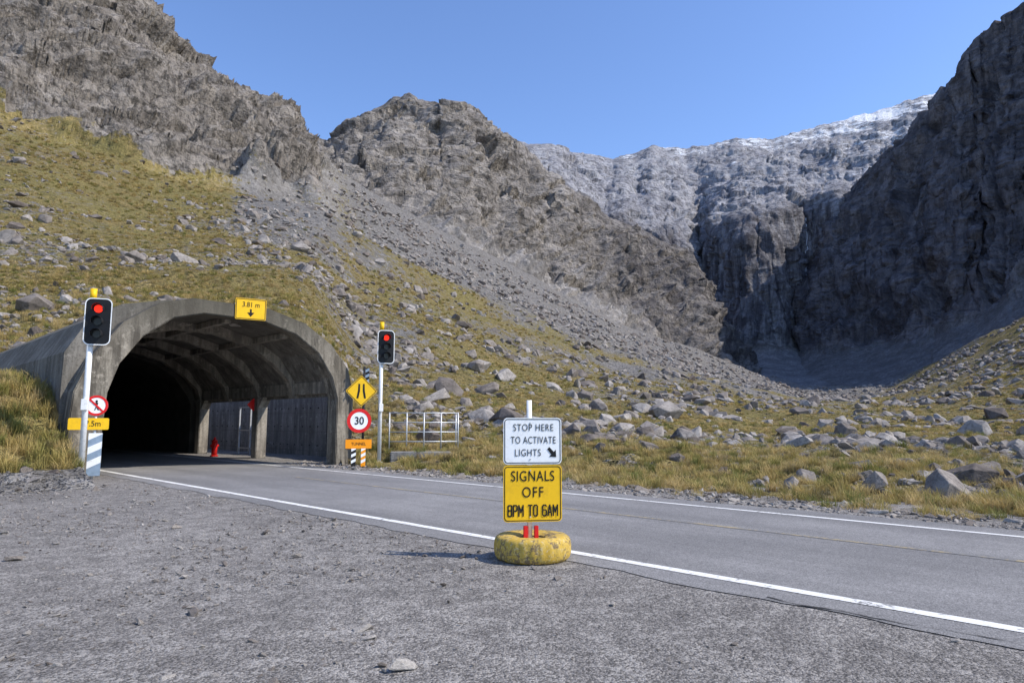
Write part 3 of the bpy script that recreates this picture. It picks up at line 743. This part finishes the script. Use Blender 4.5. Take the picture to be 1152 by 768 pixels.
protos=[rockproto(i,M_b,11+i*2,.6+.06*i) for i in range(7)]
ncH,nrH=HILLP.shape[:2]
def pick(n,wfun,maxv=.72,minpx=-500,maxpx=1700):
    ci=rng.integers(0,ncH-1,n*4); ri=(rng.random(n*4)*maxv*nrH).astype(int)
    P_=HILLP[ci,ri]; w=wfun(P_,HILLPX[ci,ri],HILLV[ci,ri],HILLROCK[ci,ri],HILLCL[ci,ri])
    k=(rng.random(n*4)<w)&(HILLPX[ci,ri]>minpx)&(HILLPX[ci,ri]<maxpx); ci=ci[k][:n];ri=ri[k][:n]
    f=rng.random((len(ci),1)); 
    return HILLP[ci,ri]*(1-f)+HILLP[ci+1,ri]*f,HILLPX[ci,ri],HILLV[ci,ri],HILLROCK[ci,ri]
def clus(P,s,seed): return fbm(P/s,3,seed)
Pt,pp,vv_,rr_=pick(18000,lambda P,px,v,r,c:np.clip(.10+.8*sstep(-.05,.35,clus(P,14,201))+(r-.39)*.9,.03,1)*(1-c)*(1-.35*sstep(350,150,px))*(P[:,1]>15)*np.where(v<.04,.35,1),maxv=.97)
Y=Pt[:,1]; n=len(Pt)
sz=np.exp(rng.normal(-.27,.68,n))*np.clip(.0085*Y,.16,1.8)*np.where(Y<130,1.3,1)*(1-.32*sstep(420,300,pp))
sz=np.minimum(sz,3.4)
Pt[:,2]+=sz*.06
St=np.stack([sz*rng.uniform(.8,1.4,n),sz*rng.uniform(.8,1.4,n),sz*rng.uniform(.7,1.2,n)],1)
Rt=np.stack([rng.normal(0,.35,n),rng.normal(0,.35,n),rng.uniform(0,6.28,n)],1)
scatter('boulder_field',Pt,Rt,St,protos)
fi=rng.integers(0,200*260,6000); bp=BP.reshape(-1,3)[fi]; br=BR.ravel()[fi]; be=BE.ravel()[fi]
k=(be>-.5)&(rng.random(6000)<np.where(br>.5,.8,.12))&(bp[:,0]>-22)&(be<20); Pt=bp[k]; n=len(Pt); sz=np.exp(rng.normal(-1.75,.6,n))
scatter('bank_rocks',Pt,np.stack([rng.normal(0,.4,n),rng.normal(0,.4,n),rng.uniform(0,6.28,n)],1),np.stack([sz*rng.uniform(.8,1.3,n),sz,sz*.9],1),protos)
n=420; s_=rng.uniform(8.5,14.1,n); t_=24.1+rng.random(n)**1.3*14
zr=np.interp(s_,[p[0] for p in Os[4:12]],[p[1] for p in Os[4:12]])
RP=np.stack([(s_-t_)*.70711,(s_+t_)*.70711,zr],1); sz=np.exp(rng.normal(-1.2,.5,n))
scatter('roof_rubble',RP,np.stack([rng.normal(0,.4,n),rng.normal(0,.4,n),rng.uniform(0,6.28,n)],1),np.stack([sz*1.2,sz,sz*.8],1),protos)
M_p=mat_boulder('pebble_stone',(.25,.232,.212),(.47,.44,.405),6.)
pp_=[rockproto(50+i,M_p,12,.65) for i in range(4)]
n=34000; s_=rng.uniform(-10,6.15,n); t_=rng.uniform(-6,20,n)
Pp=np.stack([(s_-t_)*.70711,(s_+t_)*.70711,0*s_],1); cl_=fbm(Pp/1.6,3,301)+ .35*sstep(3,-4,Pp[:,0]) -.35*sstep(0,3,Pp[:,0])
k=(Pp[:,1]>1.5)&(rng.random(n)<np.clip(.25+cl_*1.0,.03,1)); Pp=Pp[k]; n=len(Pp); sz=np.exp(rng.normal(-3.65,.52,n)); sz=np.where(rng.random(n)<.01,sz*3.0,sz)
Pp[:,2]=sz*.12
scatter('loose_gravel',Pp,np.stack([rng.normal(0,.3,n),rng.normal(0,.3,n),rng.uniform(0,6.28,n)],1),np.stack([sz*1.2,sz,sz*.8],1),pp_)
n=6000; s_=rng.uniform(12.8,14.6,n); t_=rng.uniform(-16,26,n); Pp=np.stack([(s_-t_)*.70711,(s_+t_)*.70711,0*s_],1); sz=np.exp(rng.normal(-2.9,.65,n))
scatter('verge_stones',Pp,np.stack([rng.normal(0,.3,n),rng.normal(0,.3,n),rng.uniform(0,6.28,n)],1),np.stack([sz*1.2,sz,sz*.8],1),pp_)

def mat_grass():
    m=bpy.data.materials.new('tussock_grass'); m.use_nodes=True; nt=m.node_tree; b=nt.nodes['Principled BSDF']; n=N(nt)
    oi=n.a('ShaderNodeObjectInfo'); v=n.coord(); sep=n.a('ShaderNodeSeparateXYZ'); n.L.new(v,sep.inputs[0])
    c=n.ramp(oi.outputs['Random'],[(0,(.56,.41,.18)),(.3,(.48,.36,.135)),(.55,(.34,.29,.09)),(.78,(.17,.19,.05)),(.8,(.19,.155,.07)),(1,(.60,.45,.21))])
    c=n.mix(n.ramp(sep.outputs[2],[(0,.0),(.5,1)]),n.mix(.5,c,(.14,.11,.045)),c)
    nt.links.new(c,b.inputs['Base Color']); b.inputs['Roughness'].default_value=.7; b.inputs['Specular IOR Level'].default_value=.15
    tr=n.a('ShaderNodeBsdfTranslucent'); n.L.new(c,tr.inputs[0]); ms=n.a('ShaderNodeMixShader'); ms.inputs[0].default_value=.25
    n.L.new(b.outputs[0],ms.inputs[1]); n.L.new(tr.outputs[0],ms.inputs[2]); n.L.new(ms.outputs[0],nt.nodes['Material Output'].inputs[0]); return m
M_g=mat_grass()
def tuft(i,nb,wid=.012,spread=1.):
    r=random.Random(i); vs=[];fs=[]
    for k in range(nb):
        a=r.uniform(0,6.28); lean=abs(r.gauss(.35,.25))*spread; h=r.uniform(.5,1.); bx,by=r.gauss(0,.13)*spread,r.gauss(0,.13)*spread; w=wid*r.uniform(.7,1.4)
        ca,sa=math.cos(a),math.sin(a); b0=len(vs)
        for j,q in enumerate((0,.45,.8,1.)):
            d=lean*q*q*h; z=h*q*(1-.25*q*lean); ww=w*(1-q)**.6 if q<1 else 0.001
            x,y=bx+ca*d,by+sa*d; vs+=[(x-sa*ww,y+ca*ww,z),(x+sa*ww,y-ca*ww,z)]
            if j: fs.append((b0+2*j-2,b0+2*j-1,b0+2*j+1,b0+2*j))
    me=bpy.data.meshes.new('tuft_variant'); me.from_pydata(vs,[],fs); me.materials.append(M_g); return bpy.data.objects.new('tuft_variant',me)
tn_=[tuft(i,80) for i in range(5)]; tf_=[tuft(40+i,30,.035,1.3) for i in range(4)]
Pt,pp,v_,r_=pick(9000,lambda P,px,v,r,c:np.clip(.66-sstep(.38,.6,r)*.62+.7*clus(P,4,401),.015,1)*(P[:,1]<75)*(1-c)*np.where(v<.015,.3,1),maxv=.40)
n=len(Pt); sz=rng.uniform(.18,.5,n)*np.clip(.75+Pt[:,1]/90,0,1.6)
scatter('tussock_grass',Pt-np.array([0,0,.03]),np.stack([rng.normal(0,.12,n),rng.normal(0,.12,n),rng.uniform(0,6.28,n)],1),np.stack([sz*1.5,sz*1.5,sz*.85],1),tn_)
Pt,pp,v_,r_=pick(15000,lambda P,px,v,r,c:np.clip(.68-sstep(.36,.58,r)*.62+.6*clus(P,12,402),.01,1)*(P[:,1]>60)*(P[:,1]<260)*(1-c),maxv=.70)
n=len(Pt); sz=rng.uniform(.45,.9,n)*np.clip(Pt[:,1]/130,.7,1.6)
scatter('distant_tussock_grass',Pt-np.array([0,0,.05]),np.stack([rng.normal(0,.12,n),rng.normal(0,.12,n),rng.uniform(0,6.28,n)],1),np.stack([sz*1.5,sz*1.5,sz*.7],1),tf_)
fi=rng.integers(0,200*260,18000); bp=BP.reshape(-1,3)[fi]; br=BR.ravel()[fi]; be=BE.ravel()[fi]
k=(be>2)&(br<.45)&(bp[:,0]>-28)&(be<26); Pt=np.concatenate([bp[k],RP[::3]]); n=len(Pt); sz=rng.uniform(.25,.6,n); sz[-140:]*=.6
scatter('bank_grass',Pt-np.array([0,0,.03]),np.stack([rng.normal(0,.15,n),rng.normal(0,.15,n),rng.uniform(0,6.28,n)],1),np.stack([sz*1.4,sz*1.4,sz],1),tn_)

# ---------------------------------------------------------------- light, sky, camera
sd=Vector((1,-.24,0)).normalized(); el=math.radians(46)
v=Vector((sd.x*math.cos(el),sd.y*math.cos(el),math.sin(el)))
ld=bpy.data.lights.new('sun','SUN'); ld.energy=5.0; ld.angle=math.radians(.5); ld.color=(1,.94,.84)
lo_=bpy.data.objects.new('sun',ld); lo_.rotation_euler=v.to_track_quat('Z','Y').to_euler(); COL.objects.link(lo_)
w=bpy.data.worlds.new('World'); sc.world=w; w.use_nodes=True; nt=w.node_tree
bg=nt.nodes['Background']; st=nt.nodes.new('ShaderNodeTexSky'); st.sky_type='NISHITA'; st.sun_disc=False
st.sun_elevation=el; st.sun_rotation=math.atan2(sd.x,sd.y); st.altitude=300; st.air_density=1.0; st.dust_density=.4; st.ozone_density=3.5
hv=nt.nodes.new('ShaderNodeHueSaturation'); hv.inputs['Saturation'].default_value=1.08; hv.inputs['Value'].default_value=1.65; hv.inputs['Hue'].default_value=.508
nt.links.new(st.outputs[0],hv.inputs['Color']); nt.links.new(hv.outputs[0],bg.inputs[0]); bg.inputs[1].default_value=.15
cd=bpy.data.cameras.new('camera'); cd.lens=24; cd.sensor_width=36; cd.clip_end=8000; cd.clip_start=.1
co=bpy.data.objects.new('camera',cd); co.location=(0,0,EYE); co.rotation_euler=(math.radians(90)+PITCH,0,0); COL.objects.link(co); sc.camera=co
